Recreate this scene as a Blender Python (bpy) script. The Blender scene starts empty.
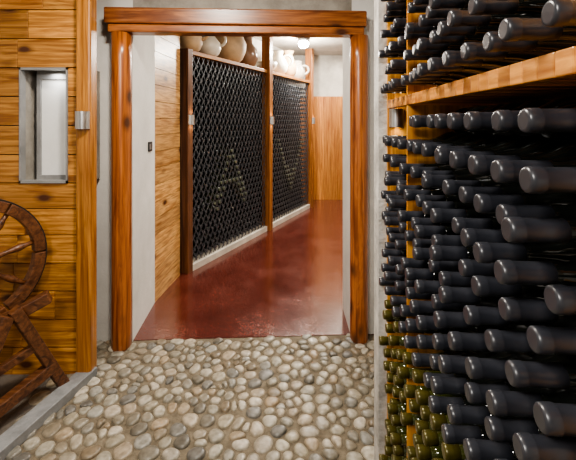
import bpy, math, random
import numpy as np
from mathutils import Vector, Matrix
random.seed(7); rng=np.random.RandomState(5)
SC=bpy.context.scene
COL=SC.collection
SC.view_settings.look='AgX - Medium High Contrast'

# ---------------------------------------------------------------- materials
def newmat(name):
    m=bpy.data.materials.new(name); m.use_nodes=True
    nt=m.node_tree; b=nt.nodes['Principled BSDF']
    return m,nt,b
def N(nt,t,**k):
    n=nt.nodes.new(t)
    for a,v in k.items(): setattr(n,a,v)
    return n
def ramp(nt,stops):
    r=N(nt,'ShaderNodeValToRGB'); e=r.color_ramp.elements
    while len(e)<len(stops): e.new(0.5)
    for i,(p,c) in enumerate(stops):
        e[i].position=p; e[i].color=(c[0],c[1],c[2],1)
    return r
def mixc(nt,a,b,fac,mode='MIX'):
    m=N(nt,'ShaderNodeMix',data_type='RGBA',blend_type=mode)
    L=nt.links
    for sock,v in ((m.inputs[0],fac),(m.inputs[6],a),(m.inputs[7],b)):
        if hasattr(v,'links') or hasattr(v,'is_output'): L.new(v,sock)
        elif isinstance(v,(int,float)): sock.default_value=v
        else: sock.default_value=(v[0],v[1],v[2],1)
    return m.outputs[2]
def wood(name,c1,c2,axis=0,rough=.38,knots=True,kcol=(.07,.02,.006),gs=1.0,coat=.15,varlo=.68):
    m,nt,b=newmat(name); L=nt.links
    tc=N(nt,'ShaderNodeTexCoord'); geo=N(nt,'ShaderNodeNewGeometry')
    off=N(nt,'ShaderNodeVectorMath',operation='SCALE'); comb=N(nt,'ShaderNodeCombineXYZ')
    for i in range(3): L.new(geo.outputs['Random Per Island'],comb.inputs[i])
    L.new(comb.outputs[0],off.inputs[0]); off.inputs['Scale'].default_value=13.7
    add=N(nt,'ShaderNodeVectorMath',operation='ADD')
    L.new(tc.outputs['Object'],add.inputs[0]); L.new(off.outputs[0],add.inputs[1])
    mp=N(nt,'ShaderNodeMapping'); s=[16*gs]*3; s[axis]=1.3*gs
    mp.inputs['Scale'].default_value=s; L.new(add.outputs[0],mp.inputs[0])
    n1=N(nt,'ShaderNodeTexNoise'); n1.inputs['Scale'].default_value=1.0; n1.inputs['Detail'].default_value=7
    n1.inputs['Distortion'].default_value=2.0; L.new(mp.outputs[0],n1.inputs['Vector'])
    r=ramp(nt,[(.32,c1),(.42,[(x*.6+y*.4) for x,y in zip(c1,c2)]),(.5,c2),(.56,[(x*.5+y*.5) for x,y in zip(c1,c2)]),(.66,c2)]); L.new(n1.outputs['Fac'],r.inputs[0])
    mp2=N(nt,'ShaderNodeMapping'); s=[70*gs]*3; s[axis]=2.0*gs
    mp2.inputs['Scale'].default_value=s; L.new(add.outputs[0],mp2.inputs[0])
    n2=N(nt,'ShaderNodeTexNoise'); n2.inputs['Scale'].default_value=1.; n2.inputs['Detail'].default_value=4
    L.new(mp2.outputs[0],n2.inputs['Vector'])
    r2=ramp(nt,[(.35,(.48,.40,.35)),(.6,(1,1,1))]); L.new(n2.outputs['Fac'],r2.inputs[0])
    col=mixc(nt,r.outputs[0],r2.outputs[0],.9,'MULTIPLY')
    r3=ramp(nt,[(0,(varlo,varlo*.95,varlo*.88)),(.5,(.95,.95,.95)),(1,(1.2,1.18,1.1))]); L.new(geo.outputs['Random Per Island'],r3.inputs[0])
    col=mixc(nt,col,r3.outputs[0],.9,'MULTIPLY')
    if knots:
        mp3=N(nt,'ShaderNodeMapping'); s=[7.5]*3; s[axis]=4.0
        mp3.inputs['Scale'].default_value=s; L.new(add.outputs[0],mp3.inputs[0])
        v=N(nt,'ShaderNodeTexVoronoi'); v.inputs['Scale'].default_value=1.; L.new(mp3.outputs[0],v.inputs['Vector'])
        rk=ramp(nt,[(.10,(1,1,1)),(.18,(.45,.45,.45)),(.28,(0,0,0))]); L.new(v.outputs['Distance'],rk.inputs[0])
        col=mixc(nt,col,kcol,rk.outputs[0])
    L.new(col,b.inputs['Base Color']); b.inputs['Roughness'].default_value=rough
    b.inputs['Coat Weight'].default_value=coat; b.inputs['Coat Roughness'].default_value=.25
    bp=N(nt,'ShaderNodeBump'); bp.inputs['Strength'].default_value=.15; bp.inputs['Distance'].default_value=.004
    L.new(n2.outputs['Fac'],bp.inputs['Height']); L.new(bp.outputs[0],b.inputs['Normal'])
    return m
def plaster(name,c1,c2,scale=3,rough=.85,bump=.25,fine=60):
    m,nt,b=newmat(name); L=nt.links
    tc=N(nt,'ShaderNodeTexCoord')
    n=N(nt,'ShaderNodeTexNoise'); n.inputs['Scale'].default_value=scale; n.inputs['Detail'].default_value=8; n.inputs['Roughness'].default_value=.65
    L.new(tc.outputs['Object'],n.inputs['Vector'])
    r=ramp(nt,[(.35,c1),(.65,c2)]); L.new(n.outputs['Fac'],r.inputs[0]); L.new(r.outputs[0],b.inputs['Base Color'])
    b.inputs['Roughness'].default_value=rough
    n2=N(nt,'ShaderNodeTexNoise'); n2.inputs['Scale'].default_value=fine; n2.inputs['Detail'].default_value=5
    L.new(tc.outputs['Object'],n2.inputs['Vector'])
    bp=N(nt,'ShaderNodeBump'); bp.inputs['Strength'].default_value=bump; bp.inputs['Distance'].default_value=.006
    L.new(n2.outputs['Fac'],bp.inputs['Height']); L.new(bp.outputs[0],b.inputs['Normal'])
    return m
def flat(name,c,rough=.5,metal=0,coat=0,var=.15,spec=.5,scale=25):
    m,nt,b=newmat(name); L=nt.links
    tc=N(nt,'ShaderNodeTexCoord'); n=N(nt,'ShaderNodeTexNoise'); n.inputs['Scale'].default_value=scale
    n.inputs['Detail'].default_value=4
    L.new(tc.outputs['Object'],n.inputs['Vector'])
    r=ramp(nt,[(.3,[x*(1-var) for x in c]),(.7,[x*(1+var) for x in c])]); L.new(n.outputs['Fac'],r.inputs[0])
    L.new(r.outputs[0],b.inputs['Base Color'])
    b.inputs['Roughness'].default_value=rough; b.inputs['Metallic'].default_value=metal
    b.inputs['Coat Weight'].default_value=coat; b.inputs['Specular IOR Level'].default_value=spec
    return m
W_PANEL=wood('pine_panel',(.33,.125,.024),(.65,.32,.075),axis=0,varlo=.58,rough=.5,coat=.0)
W_HALL=wood('hall_pine',(.46,.23,.075),(.70,.42,.165),axis=1)
W_FAR=wood('far_pine',(.42,.145,.028),(.62,.27,.06),axis=2,knots=False)
W_POST=wood('varnished_log',(.22,.055,.011),(.46,.15,.032),axis=2,rough=.3,coat=.4)
W_LINT=wood('varnished_lintel',(.20,.058,.014),(.42,.15,.04),axis=0,rough=.32,coat=.3)
W_POST2=wood('golden_post',(.32,.115,.02),(.56,.25,.05),axis=2,rough=.35,coat=.2)
W_DARK=wood('dark_post',(.10,.04,.018),(.20,.08,.03),axis=2,knots=False)
W_MID=wood('rack_post_brown',(.24,.085,.022),(.42,.17,.045),axis=2,knots=False)
W_RAIL=wood('rack_rail',(.30,.12,.035),(.48,.22,.07),axis=0,knots=False)
W_RACK=wood('rack_wood_vertical',(.55,.22,.03),(.85,.42,.07),axis=2,knots=False)
W_SHELF=wood('shelf_wood',(.42,.14,.025),(.72,.34,.08),axis=1,knots=False,rough=.3,coat=.3)
W_SLAT=wood('slat_wood',(.45,.16,.025),(.74,.35,.08),axis=0,knots=False)
W_OLD=wood('aged_walnut',(.065,.022,.009),(.20,.080,.030),axis=0,knots=False,rough=.45)
M_WHITE=plaster('white_plaster',(.60,.59,.56),(.74,.73,.70),scale=2.5)
M_CONC=plaster('concrete',(.22,.20,.17),(.42,.39,.34),scale=4,bump=.5)
M_CEIL=plaster('ceiling_concrete',(.34,.31,.27),(.54,.50,.44),scale=3)
M_STRIP=plaster('pier_plaster',(.32,.31,.29),(.66,.64,.60),scale=9,bump=.6)
M_KERB=plaster('kerb_stone',(.15,.155,.16),(.27,.275,.28),scale=12,rough=.6)
M_PLAT=plaster('platform_floor',(.08,.07,.06),(.17,.145,.12),scale=8,rough=.7)
M_SILL=plaster('pale_base',(.42,.38,.32),(.6,.55,.47),scale=8)
M_METAL=flat('brushed_steel',(.62,.62,.62),rough=.3,metal=1,var=.1)
M_IRON=flat('old_iron',(.06,.055,.05),rough=.5,metal=.8,var=.3)
M_WIRE=flat('dark_lattice_metal',(.10,.105,.115),rough=.35,metal=.6,var=.2)
M_BLACK=flat('black_plastic',(.02,.02,.02),rough=.4)
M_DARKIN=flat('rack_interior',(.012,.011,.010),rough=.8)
M_GLASS=flat('dark_bottle_glass',(.005,.006,.005),rough=.06,coat=.6,var=.1)
M_GREEN=flat('olive_bottle_glass',(.026,.031,.006),rough=.07,coat=.7,var=.2)
M_CAPS=flat('slate_capsule',(.028,.030,.038),rough=.34,var=.08,spec=.8)
M_GOLD=flat('olive_gold_capsule',(.085,.072,.016),rough=.3,metal=.3,var=.2)
M_RCAP=flat('hall_capsule',(.035,.037,.046),rough=.28,var=.2,spec=.9)
M_LCAP=flat('letter_capsule',(.070,.082,.055),rough=.35,metal=.1,var=.25)

# pebbles / mortar / red floor
def pebblemat():
    m,nt,b=newmat('river_pebble'); L=nt.links
    geo=N(nt,'ShaderNodeNewGeometry')
    r=ramp(nt,[(0,(.12,.11,.09)),(.12,(.37,.33,.25)),(.24,(.20,.19,.165)),(.36,(.44,.40,.32)),(.48,(.20,.16,.11)),(.58,(.31,.29,.235)),(.70,(.50,.46,.385)),(.80,(.33,.255,.17)),(.90,(.33,.32,.285)),(1,(.13,.125,.115))])
    L.new(geo.outputs['Random Per Island'],r.inputs[0])
    tc=N(nt,'ShaderNodeTexCoord'); n=N(nt,'ShaderNodeTexNoise'); n.inputs['Scale'].default_value=45; n.inputs['Detail'].default_value=6
    L.new(tc.outputs['Object'],n.inputs['Vector'])
    r2=ramp(nt,[(.3,(.60,.58,.54)),(.7,(1.15,1.15,1.15))]); L.new(n.outputs['Fac'],r2.inputs[0])
    L.new(mixc(nt,r.outputs[0],r2.outputs[0],1.,'MULTIPLY'),b.inputs['Base Color'])
    b.inputs['Roughness'].default_value=.38
    return m
M_PEB=pebblemat()
M_MORT=plaster('sand_mortar',(.10,.08,.052),(.20,.165,.115),scale=25,bump=.5,fine=160)
def redmat():
    m,nt,b=newmat('red_painted_concrete'); L=nt.links
    tc=N(nt,'ShaderNodeTexCoord')
    n=N(nt,'ShaderNodeTexNoise'); n.inputs['Scale'].default_value=2.6; n.inputs['Detail'].default_value=10; n.inputs['Roughness'].default_value=.72
    L.new(tc.outputs['Object'],n.inputs['Vector'])
    r=ramp(nt,[(.3,(.070,.015,.010)),(.5,(.105,.023,.015)),(.72,(.155,.044,.030))]); L.new(n.outputs['Fac'],r.inputs[0])
    n2=N(nt,'ShaderNodeTexNoise'); n2.inputs['Scale'].default_value=110; n2.inputs['Detail'].default_value=6
    L.new(tc.outputs['Object'],n2.inputs['Vector'])
    r2=ramp(nt,[(.35,(.6,.58,.58)),(.6,(1.15,1.15,1.15)),(.72,(1.9,1.9,1.9))]); L.new(n2.outputs['Fac'],r2.inputs[0])
    L.new(mixc(nt,r.outputs[0],r2.outputs[0],.8,'MULTIPLY'),b.inputs['Base Color'])
    r4=ramp(nt,[(.3,(.11,)*3),(.7,(.29,)*3)]); L.new(n.outputs['Fac'],r4.inputs[0]); L.new(r4.outputs[0],b.inputs['Roughness'])
    b.inputs['Specular IOR Level'].default_value=.7; b.inputs['Coat Weight'].default_value=.45; b.inputs['Coat Roughness'].default_value=.11
    bp=N(nt,'ShaderNodeBump'); bp.inputs['Strength'].default_value=.3; bp.inputs['Distance'].default_value=.0018
    L.new(n2.outputs['Fac'],bp.inputs['Height']); L.new(bp.outputs[0],b.inputs['Normal'])
    return m
M_RED=redmat()

# ---------------------------------------------------------------- mesh builder
class MB:
    def __init__(s): s.v=[];s.f=[];s.m=[];s.sm=[]
    def add(s,vs,fs,mi=0,smooth=False):
        o=len(s.v); s.v+= [tuple(v) for v in vs]
        for f in fs: s.f.append(tuple(i+o for i in f)); s.m.append(mi); s.sm.append(smooth)
        return s
    def prism(s,pts,z0,z1,mi=0):
        n=len(pts); a=sum(pts[i][0]*pts[(i+1)%n][1]-pts[(i+1)%n][0]*pts[i][1] for i in range(n))
        if a<0: pts=pts[::-1]
        vs=[(x,y,z0) for x,y in pts]+[(x,y,z1) for x,y in pts]
        fs=[tuple(range(n))[::-1],tuple(range(n,2*n))]+[(i,(i+1)%n,n+(i+1)%n,n+i) for i in range(n)]
        return s.add(vs,fs,mi)
    def box(s,x0,x1,y0,y1,z0,z1,mi=0): return s.prism([(x0,y0),(x1,y0),(x1,y1),(x0,y1)],z0,z1,mi)
    def lathe(s,prof,seg=24,M=None,mi=0,smooth=True):
        M=M or Matrix.Identity(4); vs=[];fs=[]
        for r,h in prof:
            for k in range(seg):
                a=2*math.pi*k/seg; vs.append(M@Vector((r*math.cos(a),r*math.sin(a),h)))
        for i in range(len(prof)-1):
            for k in range(seg):
                k2=(k+1)%seg; fs.append((i*seg+k,i*seg+k2,(i+1)*seg+k2,(i+1)*seg+k))
        s.add(vs,fs,mi,smooth)
        n=len(prof); base=len(s.v)-len(vs)
        s.f.append(tuple(base+k for k in range(seg))[::-1]); s.m.append(mi); s.sm.append(False)
        s.f.append(tuple(base+(n-1)*seg+k for k in range(seg))); s.m.append(mi); s.sm.append(False)
        return s
    def ring(s,ri,ro,h,M,seg=48,mi=0,a0=0,a1=2*math.pi):
        full=abs(a1-a0-2*math.pi)<1e-6; n=seg if full else seg+1; vs=[]
        for k in range(n):
            a=a0+(a1-a0)*k/seg; c_,s_=math.cos(a),math.sin(a)
            for r,z in((ri,-h/2),(ro,-h/2),(ro,h/2),(ri,h/2)): vs.append(M@Vector((r*c_,r*s_,z)))
        fs=[]
        for k in range(seg):
            b=((k+1)%n)*4; a=k*4
            for j in range(4): fs.append((a+j,b+j,b+(j+1)%4,a+(j+1)%4))
        if not full: fs+=[(0,1,2,3),(n*4-1,n*4-2,n*4-3,n*4-4)]
        return s.add(vs,fs,mi,False)
    def beam(s,a,b,w,h,mi=0):
        a=Vector(a);b=Vector(b);d=(b-a);l=d.length
        R=d.to_track_quat('X','Z').to_matrix().to_4x4(); M=Matrix.Translation(a)@R
        vs=[M@Vector((x,y,z)) for z in(-h/2,h/2) for x,y in((0,-w/2),(l,-w/2),(l,w/2),(0,w/2))]
        return s.add(vs,[(3,2,1,0),(4,5,6,7),(0,1,5,4),(1,2,6,5),(2,3,7,6),(3,0,4,7)],mi)
    def torus(s,R,r,M,seg=40,sec=10,mi=0,sq=1.0):
        vs=[];fs=[]
        for i in range(seg):
            A=2*math.pi*i/seg
            for j in range(sec):
                B=2*math.pi*j/sec; rr=R+r*math.cos(B)
                vs.append(M@Vector((rr*math.cos(A),rr*math.sin(A),r*sq*math.sin(B))))
        for i in range(seg):
            for j in range(sec):
                a=i*sec+j;b=i*sec+(j+1)%sec;c=((i+1)%seg)*sec+(j+1)%sec;d=((i+1)%seg)*sec+j
                fs.append((a,d,c,b))
        return s.add(vs,fs,mi,True)
    def mesh(s,name,mats,origin=(0,0,0)):
        o=Vector(origin); me=bpy.data.meshes.new(name)
        me.from_pydata([tuple(Vector(v)-o) for v in s.v],[],s.f)
        for m in mats: me.materials.append(m)
        me.polygons.foreach_set('material_index',s.m); me.polygons.foreach_set('use_smooth',s.sm); me.update()
        return me
    def obj(s,name,mats,parent=None,bevel=0,origin=(0,0,0),label=None,cat=None,kind=None):
        if not isinstance(mats,(list,tuple)): mats=[mats]
        ob=bpy.data.objects.new(name,s.mesh(name,mats,origin)); COL.objects.link(ob); ob.location=origin
        if parent:
            ob.parent=parent; ob.location=Vector(origin)-PB.get(parent.name,Vector((0,0,0)))
        if bevel:
            b=ob.modifiers.new('bevel','BEVEL'); b.width=bevel; b.segments=2; b.limit_method='ANGLE'
        if label: ob['label']=label
        if cat: ob['category']=cat
        if kind: ob['kind']=kind
        return ob
PB={}
def empty(name,loc,label,cat,rz=0):
    e=bpy.data.objects.new(name,None); e.empty_display_size=.05; e.location=loc; e.rotation_euler=(0,0,rz)
    COL.objects.link(e); e['label']=label; e['category']=cat
    return e

# ---------------------------------------------------------------- floor with pebbles
def pebble_floor():
    mb=MB()
    mb.prism([(-2.3,-1.5),(1.0,-1.5),(1.0,2.53),(.41,2.527),(-.99,2.458),(-2.3,2.45)],-.06,0,0)
    x0,x1,y0,y1=-1.22,.62,.75,2.60
    d=.086; pts=[]
    nx=int((x1-x0)/d)+1; ny=int((y1-y0)/(d*.76))+1
    for j in range(ny):
        for i in range(nx):
            if rng.rand()<.05: continue
            pts.append((x0+(i+.5*(j%2))*d+rng.uniform(-.42,.42)*d, y0+j*d*.76+rng.uniform(-.42,.42)*d))
            if rng.rand()<.24: pts.append((pts[-1][0]+d*.5*rng.uniform(.7,1.2),pts[-1][1]+d*rng.uniform(-.5,.5)))
    P=np.array(pts); K=22; ang=np.arange(K)*2*np.pi/K; U=np.stack([np.cos(ang),np.sin(ang)],1)
    for it in range(2):
        newP=P.copy()
        for i,p in enumerate(P):
            D=P-p; dist=np.hypot(D[:,0],D[:,1]); nb=(dist>1e-6)&(dist<.25)
            Dn=D[nb]; dn=dist[nb][:,None]
            c=np.maximum((Dn/dn)@U.T,.04); r=np.minimum((dn/2/c).min(0),.066)
            if it==0: 
                q=p+(U*(r[:,None]**3)).sum(0)/(r**2).sum()*.34; newP[i]=q; continue
            line=lambda x: 2.455+(x+.99)*.0493
            e=.0038+rng.uniform(0,.0045)
            r0=np.maximum(r-e,.006); rs=r0.copy()
            for _ in range(5): rs=(np.roll(rs,1)+rs*2+np.roll(rs,-1))/4
            rs=np.minimum(rs,r0*1.0+.0008)
            for _ in range(2): rs=(np.roll(rs,1)+rs*2+np.roll(rs,-1))/4
            if p[1]+rs.max()>line(p[0])-.002 and p[1]>line(p[0])-.012: continue
            h=rng.uniform(.010,.016); vs=[]
            tx,ty=rng.uniform(-.08,.08,2)
            for sc,hh in((1.0,-.3),(.985,.25),(.92,.58),(.78,.83),(.5,.96),(.2,1.0)):
                for k in range(K):
                    x=p[0]+U[k,0]*rs[k]*sc; y=min(p[1]+U[k,1]*rs[k]*sc, line(p[0])-.003)
                    vs.append((x,y,hh*h+(tx*(x-p[0])+ty*(y-p[1]) if hh>0 else 0)))
            fs=[]
            for a in range(5):
                for k in range(K): fs.append((a*K+k,a*K+(k+1)%K,(a+1)*K+(k+1)%K,(a+1)*K+k))
            fs.append(tuple(5*K+k for k in range(K)))
            mb.add(vs,fs,1,True)
        P=newP
    return mb.obj('floor',[M_MORT,M_PEB],kind='structure')
pebble_floor()
MB().prism([(-.99,2.458),(.41,2.527),(3.5,2.53),(3.5,7.5),(-2.0,7.5),(-2.0,2.97),(-1.03,2.97)],-.06,.004).obj('floor_hall',M_RED,kind='structure')
mb=MB(); mb.prism([(-1.145,2.12),(-1.30,1.40),(-1.62,0.0),(-2.2,0.0),(-2.2,2.12)],.0,.006); mb.obj('floor_platform',M_PLAT,kind='structure')

# ---------------------------------------------------------------- structure
mb=MB()
mb.prism([(-2.2,2.45),(-.99,2.45),(-1.03,2.97),(-2.2,2.97)],0,2.6)
mb.prism([(.41,2.53),(3.4,2.53),(3.4,2.88),(.41,2.88)],0,2.6)
mb.prism([(-1.0,2.45),(.42,2.53),(.42,2.62),(-1.0,2.56)],2.02,2.6,1)
mb.obj('wall_doorway',[M_WHITE,M_CONC],kind='structure')
# left timber wall with window opening: planks over a dark backing
mb=MB(); zs=[0,.155,.31,.465,.62,.775,.92,1.063,1.22,1.38,1.54,1.70,1.86,2.02,2.18,2.34,2.5]
RJ=random.Random(11)
for a,b in zip(zs[:-1],zs[1:]):
    spans=[(-2.2,-1.148)] if (b<=1.064 or a>=1.699) else [(-2.2,-1.48),(-1.215,-1.148)]
    for x0,x1 in spans:
        if x1-x0>1:
            xj=RJ.uniform(-1.75,-1.25)
            mb.box(x0,xj-.001,2.12,2.149,a+.0025,b-.0025,0); mb.box(xj+.001,x1,2.12,2.149,a+.0025,b-.0025,0)
        else: mb.box(x0,x1,2.12,2.149,a+.0025,b-.0025,0)
for x0,x1,z0,z1 in((-2.2,-1.49,0,2.5),(-1.20,-1.148,0,2.5),(-1.49,-1.20,0,1.043),(-1.49,-1.20,1.72,2.5)): mb.box(x0,x1,2.15,2.16,z0,z1,1)
mb.obj('wall_left_timber',[W_PANEL,W_OLD],bevel=.002,kind='structure')
# window: grey reveal, grey frame, white panel
M_PANE=plaster('window_pane',(.70,.70,.68),(.80,.80,.78),scale=5,rough=.3,bump=.05)
M_FRAME=plaster('grey_window_frame',(.20,.20,.20),(.30,.30,.295),scale=6,rough=.5,bump=.1)
mb=MB()
mb.box(-1.50,-1.48,2.15,2.44,1.043,1.72,1); mb.box(-1.215,-1.195,2.15,2.44,1.043,1.72,1)
mb.box(-1.48,-1.215,2.15,2.44,1.043,1.063,0); mb.box(-1.48,-1.215,2.15,2.44,1.70,1.72,1)
mb.box(-1.48,-1.215,2.425,2.44,1.063,1.70,1)
mb.box(-1.48,-1.215,2.112,2.155,1.063,1.077,3);mb.box(-1.48,-1.215,2.112,2.155,1.688,1.70,3)
mb.box(-1.48,-1.472,2.112,2.155,1.063,1.70,3);mb.box(-1.223,-1.215,2.112,2.155,1.063,1.70,3)
mb.box(-1.440,-1.420,2.20,2.23,1.063,1.70,3)
mb.box(-1.420,-1.216,2.215,2.225,1.095,1.645,2)
mb.box(-1.420,-1.216,2.20,2.23,1.063,1.095,3);mb.box(-1.420,-1.216,2.20,2.23,1.645,1.70,3)
mb.obj('window_1',[M_WHITE,M_CONC,M_PANE,M_FRAME],kind='structure')
# hall plank wall
mb=MB(); z=0
while z<2.6:
    z1=min(z+.13,2.6); mb.prism([(-1.03,2.97),(-.985,3.50),(-1.05,3.50),(-1.09,2.97)],z+.002,z1-.002); z=z1
mb.obj('wall_hall_planks',W_HALL,kind='structure')
# rack wall in hall (behind racks)
O=Vector((-.93,3.58,0)); d=Vector((.426,.905,0)).normalized(); nn=Vector((d.y,-d.x,0))
def HP(s,t,z=0): p=O+d*s-nn*t; return Vector((p.x,p.y,z))
p=[HP(-.2,.42),HP(3.2,.42),HP(3.2,.50),HP(-.2,.50)]
MB().prism([(q.x,q.y) for q in p],0,2.6).obj('wall_hall_left',M_CEIL,kind='structure')
mb=MB(); x=-.2; 
while x<3.4:
    mb.box(x+.001,x+.119,6.9,6.93,0,1.86,0); x+=.12
mb.box(-.2,3.4,6.93,7.0,0,2.6,1)
mb.obj('wall_hall_far',[W_FAR,M_CEIL],kind='structure')
MB().box(3.4,3.5,2.53,7.0,0,2.6).obj('wall_hall_right',M_WHITE,kind='structure')
MB().box(-2.2,3.5,2.53,7.1,2.6,2.68).obj('ceiling_hall',M_CEIL,kind='structure')
MB().box(-2.3,1.0,-1.5,2.53,2.5,2.58).obj('ceiling',M_CEIL,kind='structure')
MB().box(-2.3,-2.2,-1.5,2.5,0,2.5).obj('wall_left',M_WHITE,kind='structure')
MB().box(-2.3,1.0,-1.6,-1.5,0,2.5).obj('wall_back',M_WHITE,kind='structure')
MB().box(.78,.88,-1.5,2.53,0,2.5).obj('wall_right',M_WHITE,kind='structure')
mb=MB(); mb.prism([(-1.05,2.12),(-1.178,1.567),(-1.53,0.0),(-1.62,0.0),(-1.25,1.62),(-1.135,2.12)],0,.05)
mb.obj('trim_1',M_KERB,bevel=.004,kind='structure')

# ---------------------------------------------------------------- door frame
e=empty('door_frame',(-.29,2.43,0),"varnished orange-brown log door frame around the hall opening",'door frame'); PB[e.name]=Vector(e.location)
def logpost(x,y,r,z1,seed):
    R=np.random.RandomState(seed); prof=[(r*.93,0),(r,.012)]
    for k in range(1,14): prof.append((r*(1+R.uniform(-.02,.02)),z1*k/14))
    prof+= [(r,z1)]
    return MB().lathe(prof,28,Matrix.Translation((x,y,0))).obj('post',W_POST,parent=e,origin=(0,0,0))
logpost(-1.035,2.388,.060,1.95,1); logpost(.457,2.468,.058,1.95,2)
mb=MB()
def LQ(x0,x1,f,b,z0,z1):
    g=lambda x:(x+1.035)*.0536
    mb.prism([(x0,2.388+g(x0)-f),(x1,2.388+g(x1)-f),(x1,2.388+g(x1)+b),(x0,2.388+g(x0)+b)],z0,z1)
LQ(-1.115,.495,.066,.06,2.0,2.098); LQ(-1.10,.482,.050,.055,1.95,2.0)
mb.obj('lintel',W_LINT,parent=e,bevel=.008)

# timber wall corner post
e=empty('corner_post',(-1.105,2.10,0),"tall golden varnished timber post at the plank wall edge",'post'); PB[e.name]=Vector(e.location)
MB().box(-1.147,-1.066,2.07,2.15,0,2.5).obj('post_body',W_POST2,parent=e,bevel=.012)

# sconces
def sconce(x,y,z,rz,s=1.0,label="small brushed steel wall light on a timber post",power=.35):
    r=.036*s;h=.045*s; seg=14
    en=empty('wall_light',(x,y,z),label,'wall light',rz)
    vs=[];fs=[]
    for zz in(-h,h):
        for rr in(r,r*.9):
            for k in range(seg+1):
                a=math.pi+math.pi*k/seg; vs.append((rr*math.cos(a),rr*math.sin(a),zz))
    n=seg+1
    for k in range(seg):
        fs+= [(k,k+1,2*n+k+1,2*n+k),(n+k+1,n+k,3*n+k,3*n+k+1),(2*n+k,2*n+k+1,3*n+k+1,3*n+k),(k+1,k,n+k,n+k+1)]
    m=MB().add(vs,fs,0,False); o=m.obj('shade',M_METAL); o.parent=en
    m=MB().box(-r,r,-.006,0,-h*.8,h*.8); m.box(-r*.4,r*.4,-r*.9,-.004,-h*.15,h*.15); o=m.obj('bracket',M_METAL); o.parent=en
    if power:
        for sg in(-1,1):
            l=bpy.data.lights.new('wall_lamp','SPOT'); l.energy=power*3; l.color=(1,.82,.55); l.shadow_soft_size=.012; l.spot_size=math.radians(120); l.spot_blend=.6
            lo=bpy.data.objects.new('lamp_or_fill',l); COL.objects.link(lo); lo.parent=en; lo.location=(0,-r*.55,sg*h*.9)
            lo.rotation_euler=(0 if sg<0 else math.pi,0,0)
    return en
sconce(-1.105,2.07,1.41,0,1.05,"small steel half-round fitting on the golden corner post",power=0)

# ---------------------------------------------------------------- bottles
g=[(.0135,.058),(.0138,.075),(.0150,.090),(.0185,.105),(.0260,.120),(.0335,.134),(.0368,.148),(.0372,.165),(.0372,.285),(.0355,.293),(.030,.296)]
c=[(.0105,.0),(.0132,.0006),(.0147,.0026),(.0152,.0062),(.0153,.0165),(.0149,.0180),(.0142,.0190),(.0142,.045),(.0147,.066)]
RY=Matrix.Rotation(-math.pi/2,4,'X')  # local Z -> local +Y
me_body=MB().lathe(g,26,RY).mesh('bottle_body',[M_GLASS]); me_caps=MB().lathe(c,26,RY).mesh('bottle_capsule',[M_CAPS])
me_capsG=MB().lathe(c[:-2]+[(.0143,.030)],26,RY).mesh('bottle_capsule_gold',[M_GOLD])
me_bodyG=MB().lathe([(.0135,.026)]+g,26,RY).mesh('bottle_body_olive',[M_GREEN])
def mkb(me,mc,label,group):
    b=bpy.data.objects.new('wine_bottle',me); COL.objects.link(b); b['label']=label; b['category']='bottle'; b['group']=group
    k=bpy.data.objects.new('capsule',mc); COL.objects.link(k); k.parent=b
    return b,k
# rack frame: Q + rd*s + rn*t   (s along the rack, t into the wall)
TS=.07; Q=Vector((.238,0,0)); rd=Vector((TS,1,0)).normalized(); rn=Vector((rd.y,-rd.x,0))
RZ=math.atan2(rn.y,rn.x)-math.pi/2
def RP(s,t,z=0): p=Q+rd*s+rn*t; return Vector((p.x,p.y,z))
def RPR(mb,s0,s1,t0,t1,z0,z1,mi=0):
    q=[RP(s0,t0),RP(s1,t0),RP(s1,t1),RP(s0,t1)]; return mb.prism([(a.x,a.y) for a in q],z0,z1,mi)
protos={}; NB=0
def place(kind,loc):
    global NB
    NB+=1
    lab={'slate':("dark glass wine bottle with slate grey capsule, lying in stack","wine bottles stacked in the wall rack"),
         'olive':("olive green glass wine bottle with gold capsule, lying in stack","green bottles low in the wall rack"),
         'top':("dark wine bottle with slate grey capsule on the upper shelf","wine bottles on the upper shelf")}[kind]
    if kind not in protos:
        b,k=mkb(me_bodyG if kind=='olive' else me_body, me_capsG if kind=='olive' else me_caps,*lab); protos[kind]=(b,k)
    else:
        b0,k0=protos[kind]; b=b0.copy(); COL.objects.link(b); k=k0.copy(); k.parent=b; COL.objects.link(k)
    b.location=loc; b.rotation_euler=(0,0,RZ)
R2=random.Random(3)
def columns(odd):
    a=[1.412-k*.0752 for k in range(4)] if not odd else [1.3744-k*.0752 for k in range(3)]
    b=[1.099-k*.0752 for k in range(10)] if not odd else [1.0614-k*.0752 for k in range(9)]
    return a+b
for i in range(20):
    for s in columns(i%2):
        if i==19 and s>1.15: continue
        z=.163+i*.0652
        place('olive' if z<.76 else 'slate',RP(s,R2.uniform(-.010,.024),z))
for i in range(7):
    for s in columns(i%2):
        z=1.5190+i*.0652
        if (z-1.4)/s*384>140: continue
        place('top',RP(s,R2.uniform(-.006,.022),z))
print('NB',NB)

# wall rack (timber)
e=empty('wine_rack',RP(.8,.2),"golden timber wall rack holding stacked wine bottles",'rack'); PB[e.name]=Vector(e.location)
RPR(MB(),1.4505,1.462,.035,.345,0,2.5).obj('side_panel',W_RACK,parent=e)
RPR(MB(),1.1375,1.1475,.035,.334,.124,1.449).obj('divider',W_RACK,parent=e)
RPR(MB(),1.1375,1.1475,.035,.334,1.4805,2.5).obj('divider',W_RACK,parent=e)
RPR(MB(),0,1.450,.335,.345,0,2.5).obj('back_panel',W_RACK,parent=e)
RPR(MB(),0,1.450,.035,.334,0,.1245).obj('base_board',W_SLAT,parent=e,bevel=.003)
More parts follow.
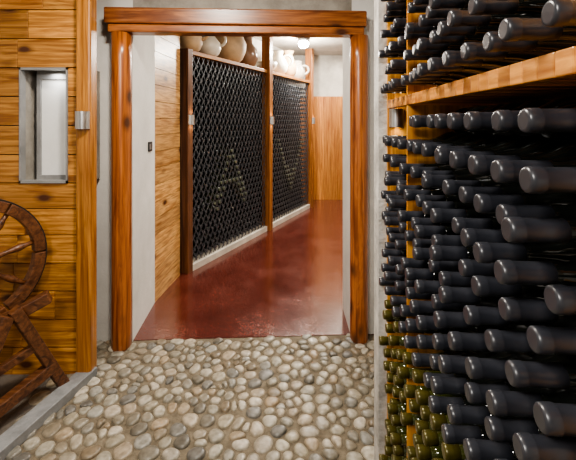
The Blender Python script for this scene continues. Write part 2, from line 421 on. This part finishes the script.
# shelf: front rail built of short laminated staves with dark grooves, slats behind
mb=MB(); y=0
while y<1.449:
    y1=min(y+.034,1.45); RPR(mb,y+.0008,y1-.0008,.035,.057,1.4505,1.4805); y=y1
RPR(mb,0,1.45,.038,.056,1.4515,1.4795)
y=.02
while y<1.40:
    RPR(mb,y,y+.044,.0575,.334,1.455,1.4802,1); y+=.064
mb.obj('shelf',[W_SHELF,W_SLAT],parent=e,bevel=.002)
RPR(MB(),1.463,1.575,.004,.45,0,2.5).obj('wall_pier',M_STRIP,kind='structure')
p=RP(1.450,.068); sconce(p.x,p.y,1.415,-.07,.75,"small steel half-round wall light beneath the rack shelf",power=.08)

# ---------------------------------------------------------------- hall racks
RH=math.atan2(d.y,d.x)
def seg_d(px,pz,a,b):
    ax,az=a;bx,bz=b;dx,dz=bx-ax,bz-az; t=max(0,min(1,((px-ax)*dx+(pz-az)*dz)/(dx*dx+dz*dz)))
    return math.hypot(px-ax-t*dx,pz-az-t*dz)
A_SEG=[((.44,.54),(.71,1.10)),((.98,.54),(.71,1.10)),((.56,.75),(.86,.75))]
V_SEG=[((1.86,1.14),(2.28,.48)),((2.70,1.14),(2.28,.48))]
gs=[(.0138,.050),(.0150,.080),(.026,.105),(.0365,.13),(.0372,.15),(.0372,.28)]
cs=[(.0115,0),(.015,.002),(.0155,.016),(.0144,.020),(.0146,.052)]
def small_bottle(mb,M,cmi,seg=14,gmi=0):
    mb.lathe(gs,seg,M@RY,gmi)
    mb.lathe([(r*1.2,h) for r,h in cs] if cmi==2 else cs,seg,M@RY,cmi)
def hall_rack(s0,s1,segs,lab):
    e=empty('bottle_rack',HP((s0+s1)/2,0,0),lab,'rack',RH)
    L=(s1-s0)/2
    def part(nm,mb,mat,bev=0):
        o=mb.obj(nm,mat,bevel=bev); o.parent=e; return o
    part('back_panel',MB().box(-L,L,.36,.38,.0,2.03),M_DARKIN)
    part('top_board',MB().box(-L,L,-.03,.40,2.03,2.07),W_RAIL,.004)
    part('plinth',MB().box(-L,L,-.03,.38,.0,.065),M_SILL,.004)
    zl,zh=.070,2.026; mb=MB(); slope=.1304/.0752; LL=L-.008
    off0=-L+.0385-.0376; z0c=.108
    for sg in(-1,1):
        for k in range(-60,90):
            xs=off0+k*.0752
            X=lambda z: xs+sg*(z-z0c)/slope
            Z=lambda x: z0c+sg*(x-xs)*slope
            lo,hi=sorted((Z(-LL),Z(LL))); za=max(zl,lo); zb=min(zh,hi)
            if zb-za<.02: continue
            yy=-.006 if sg>0 else -.001
            mb.beam((X(za),yy,za),(X(zb),yy,zb),.004,.009)
    part('lattice',mb,M_WIRE)
    rows=29; cols=int((s1-s0-.005)/.0752); stuff=MB()
    for r in range(rows):
        for k in range(cols-(r%2)):
            s=s0+.0385+(k+.5*(r%2))*.0752; z=.108+r*.0652
            let=any(seg_d(s,z,*g)<(.046 if s<1.55 else .055) for g in segs)
            t=.004+R2.uniform(0,.010)-(.024 if let else 0)
            small_bottle(stuff,Matrix.Translation(HP(s,t,z))@Matrix.Rotation(RH,4,'Z'),2 if let else 1,11,3 if let else 0)
    stuff.obj('wine_bottle_stack',[M_GLASS,M_RCAP,M_LCAP,M_GREEN],kind='stuff',label="dense stack of dark wine bottles filling the hall rack",cat='bottles')
    return e
hall_rack(.03,1.50,A_SEG,"tall hall wine rack with stacked bottles forming letter A")
hall_rack(1.60,2.96,V_SEG,"tall hall wine rack with stacked bottles forming letter V")
def hpost(s,w,z1,mat,label,t0=-.06,t1=.06):
    c=HP(s,0,0); e=empty('rack_post',c,label,'post',RH)
    o=MB().box(-w/2,w/2,t0,t1,0,z1).obj('post_body',mat,bevel=.006); o.parent=e
    return HP(s,t0,1.42)
q=hpost(-.01,.07,2.08,W_DARK,"dark brown timber post at the hall rack edge",t0=-.035)
sconce(q.x,q.y,1.42,RH,1.,"small steel wall light on dark rack post")
q=hpost(1.55,.085,2.6,W_MID,"reddish brown timber post between the two hall racks"); sconce(q.x,q.y,1.42,RH,1.1,"small steel wall light between the hall racks")
q=hpost(3.01,.08,2.6,W_MID,"reddish brown timber post at the end of the hall racks"); sconce(q.x,q.y,1.42,RH,1.1,"small steel wall light on the end rack post")

# pottery
def pot(name,s,t,prof,mat,label,handle=None,k=1.0):
    c=HP(s,t,2.07); e=empty(name,c,label,'pottery')
    o=MB().lathe([(r*k,h*k) for r,h in prof],32).obj('vessel',mat); o.parent=e
    if handle:
        x,z,R=[v*k for v in handle]
        o=MB().torus(R,.016,Matrix.Translation((x,0,z))@Matrix.Rotation(math.pi/2,4,'X'),24,8).obj('handle',mat); o.parent=e
C_CREAM=flat('cream_glaze',(.60,.54,.44),rough=.35,coat=.3,scale=8); C_TERRA=flat('buff_terracotta',(.42,.28,.155),rough=.6,var=.35,scale=6)
C_BROWN=flat('brown_glaze',(.20,.11,.06),rough=.3,coat=.4,scale=8)
pot('jug',.14,.10,[(.05,0),(.09,.03),(.115,.09),(.11,.15),(.075,.21),(.05,.25),(.055,.30),(.06,.31)],C_TERRA,"buff ceramic jug on top of the hall rack",(.10,.19,.07),1.1)
pot('jug',.46,.12,[(.06,0),(.10,.04),(.12,.09),(.11,.14),(.07,.19),(.045,.22),(.05,.28),(.06,.30)],C_CREAM,"cream glazed round jug on top of the hall rack",(.10,.17,.06),1.15)
pot('amphora',.90,.16,[(.08,0),(.14,.05),(.175,.13),(.18,.2),(.15,.28),(.09,.34),(.07,.38),(.085,.42)],C_TERRA,"large round buff terracotta amphora on top of the hall rack",None,1.15)
pot('vase',1.28,.14,[(.05,0),(.08,.04),(.10,.1),(.09,.17),(.05,.22),(.045,.27),(.06,.29)],C_BROWN,"brown glazed vase on top of the hall rack",None,1.4)
pot('bowl',1.75,.12,[(.05,0),(.07,.01),(.12,.07),(.14,.12),(.135,.12),(.11,.07),(.05,.02)],C_CREAM,"cream ceramic bowl on top of the hall rack",None,1.1)
pot('jug',2.11,.12,[(.06,0),(.10,.05),(.115,.11),(.09,.18),(.05,.23),(.06,.28)],C_CREAM,"cream jug with handle on top of the hall rack",(.1,.17,.06),1.25)
pot('vase',2.44,.12,[(.05,0),(.09,.05),(.10,.12),(.07,.2),(.05,.26),(.07,.3)],C_TERRA,"terracotta vase on top of the hall rack",None,1.35)
pot('jug',2.76,.12,[(.05,0),(.09,.05),(.10,.1),(.06,.18),(.06,.22)],C_CREAM,"small cream jug on top of the hall rack",(.09,.12,.05),1.35)

# light switch on door reveal
e=empty('light_switch',(-1.017,2.82,1.22),"small black light switch on white plaster reveal",'switch'); e.rotation_euler=(0,0,math.atan2(.52,-.04)-math.pi/2)
o=MB().box(0,.010,-.04,.04,-.035,.035).obj('plate',M_BLACK,bevel=.002); o.parent=e
for yy in(-.018,.018):
    o=MB().box(.010,.014,yy-.012,yy+.012,-.02,.02).obj('rocker',M_METAL); o.parent=e

# ceiling spotlight in hall
e=empty('ceiling_spotlight',(.22,5.45,2.6),"round ceiling spotlight switched on, hanging below concrete ceiling",'lamp')
o=MB().lathe([(.055,-.06),(.085,-.055),(.085,-.02),(.02,-.015),(.02,0)],24).obj('housing',M_METAL); o.parent=e
m,nt,b=newmat('bulb'); b.inputs['Emission Color'].default_value=(1,.97,.9,1); b.inputs['Emission Strength'].default_value=250
o=MB().lathe([(.030,-.145),(.062,-.128),(.075,-.09),(.055,-.059)],20).obj('bulb',m); o.parent=e

# ---------------------------------------------------------------- antique wooden wheel machine
e=empty('antique_wheel_machine',(-1.40,1.85,0.006),"antique dark wooden machine with spoked wheel and trestle legs",'antique machine'); PB[e.name]=Vector(e.location)
c=Vector((-1.49,1.80,.72)); ax=Vector((.8,-.6,0)).normalized()
M=Matrix.Translation(c)@ax.to_track_quat('Z','Y').to_matrix().to_4x4()
mb=MB()
for k in range(6): mb.ring(.262,.315,.052,M,10,0,k*math.pi/3+.012,(k+1)*math.pi/3-.012)
mb.obj('wheel_rim',W_OLD,parent=e,bevel=.005)
MB().ring(.3155,.322,.034,M,60).obj('iron_tyre',M_IRON,parent=e)
for k in range(8):
    a=math.pi*2*k/8+.2; MS=M@Matrix.Rotation(a,4,'Z')@Matrix.Rotation(math.pi/2,4,'Y')
    MB().lathe([(.012,.03),(.014,.07),(.020,.10),(.013,.125),(.011,.15),(.017,.18),(.019,.205),(.012,.235),(.012,.268)],14,MS).obj('spoke',W_OLD,parent=e)
MB().lathe([(.03,-.09),(.045,-.085),(.048,-.07),(.060,-.045),(.066,-.03),(.066,.03),(.060,.045),(.048,.07),(.045,.085),(.03,.09)],24,M).obj('hub',W_OLD,parent=e)
MB().lathe([(.012,-.17),(.012,.17)],12,M).obj('axle',M_IRON,parent=e)
def bm(nm,a,b,w,h): MB().beam(a,b,w,h).obj(nm,W_OLD,parent=e,bevel=.005)
bm('leg',(-1.285,1.80,.52),(-1.165,2.0,.028),.045,.05)
bm('leg',(-1.30,1.78,.50),(-1.40,1.60,.030),.045,.05)
bm('bench_beam',(-1.70,1.66,.28),(-1.185,1.91,.535),.06,.055)
bm('crossbar',(-1.36,1.62,.075),(-1.19,1.965,.165),.05,.055)
bm('upright',(-1.395,1.72,.38),(-1.395,1.72,.86),.04,.06)
bm('upright',(-1.60,1.87,.30),(-1.60,1.87,.86),.04,.06)
bm('brace',(-1.42,1.72,.20),(-1.24,1.88,.30),.035,.04)
bm('leg',(-1.64,1.70,.32),(-1.60,1.95,.030),.045,.05)
bm('leg',(-1.66,1.68,.30),(-1.72,1.50,.030),.045,.05)

# ---------------------------------------------------------------- lights
def area(loc,rot,size,power,color=(1,.91,.79),sy=None):  # area lights added as fill, with no fixtures modelled
    l=bpy.data.lights.new('area','AREA'); l.energy=power; l.color=color; l.size=size
    if sy: l.shape='RECTANGLE'; l.size_y=sy
    o=bpy.data.objects.new('lamp_or_fill',l); o.location=loc; o.rotation_euler=rot; COL.objects.link(o); return o
area((-.45,1.3,2.45),(0,0,0),.22,48)
area((-.6,-.6,2.2),(math.radians(50),0,math.radians(-10)),.45,32,(1,.96,.90))  # fill added above and behind the camera
area((.9,4.2,2.55),(0,0,0),.35,46)
area((1.0,6.2,2.55),(0,0,0),.3,45)
area((-.1,3.2,2.55),(0,0,0),.2,16)
area((-1.32,2.165,1.665),(math.radians(20),0,0),.05,.32,(1,.98,.95))  # added inside the window niche to brighten its white panel
pl=bpy.data.lights.new('spot','POINT'); pl.energy=85; pl.color=(1,.94,.84); pl.shadow_soft_size=.04
o=bpy.data.objects.new('spot_light',pl); o.location=(.22,5.45,2.40); COL.objects.link(o)
w=bpy.data.worlds.new('world'); SC.world=w; w.use_nodes=True
w.node_tree.nodes['Background'].inputs[0].default_value=(1,.94,.85,1); w.node_tree.nodes['Background'].inputs[1].default_value=.2

# ---------------------------------------------------------------- camera
cd=bpy.data.cameras.new('camera'); cd.lens=24; cd.sensor_width=36; cd.shift_y=-108/576; cd.clip_start=.02
co=bpy.data.objects.new('camera',cd); co.location=(0,0,1.4); co.rotation_euler=(math.pi/2,0,0); COL.objects.link(co); SC.camera=co
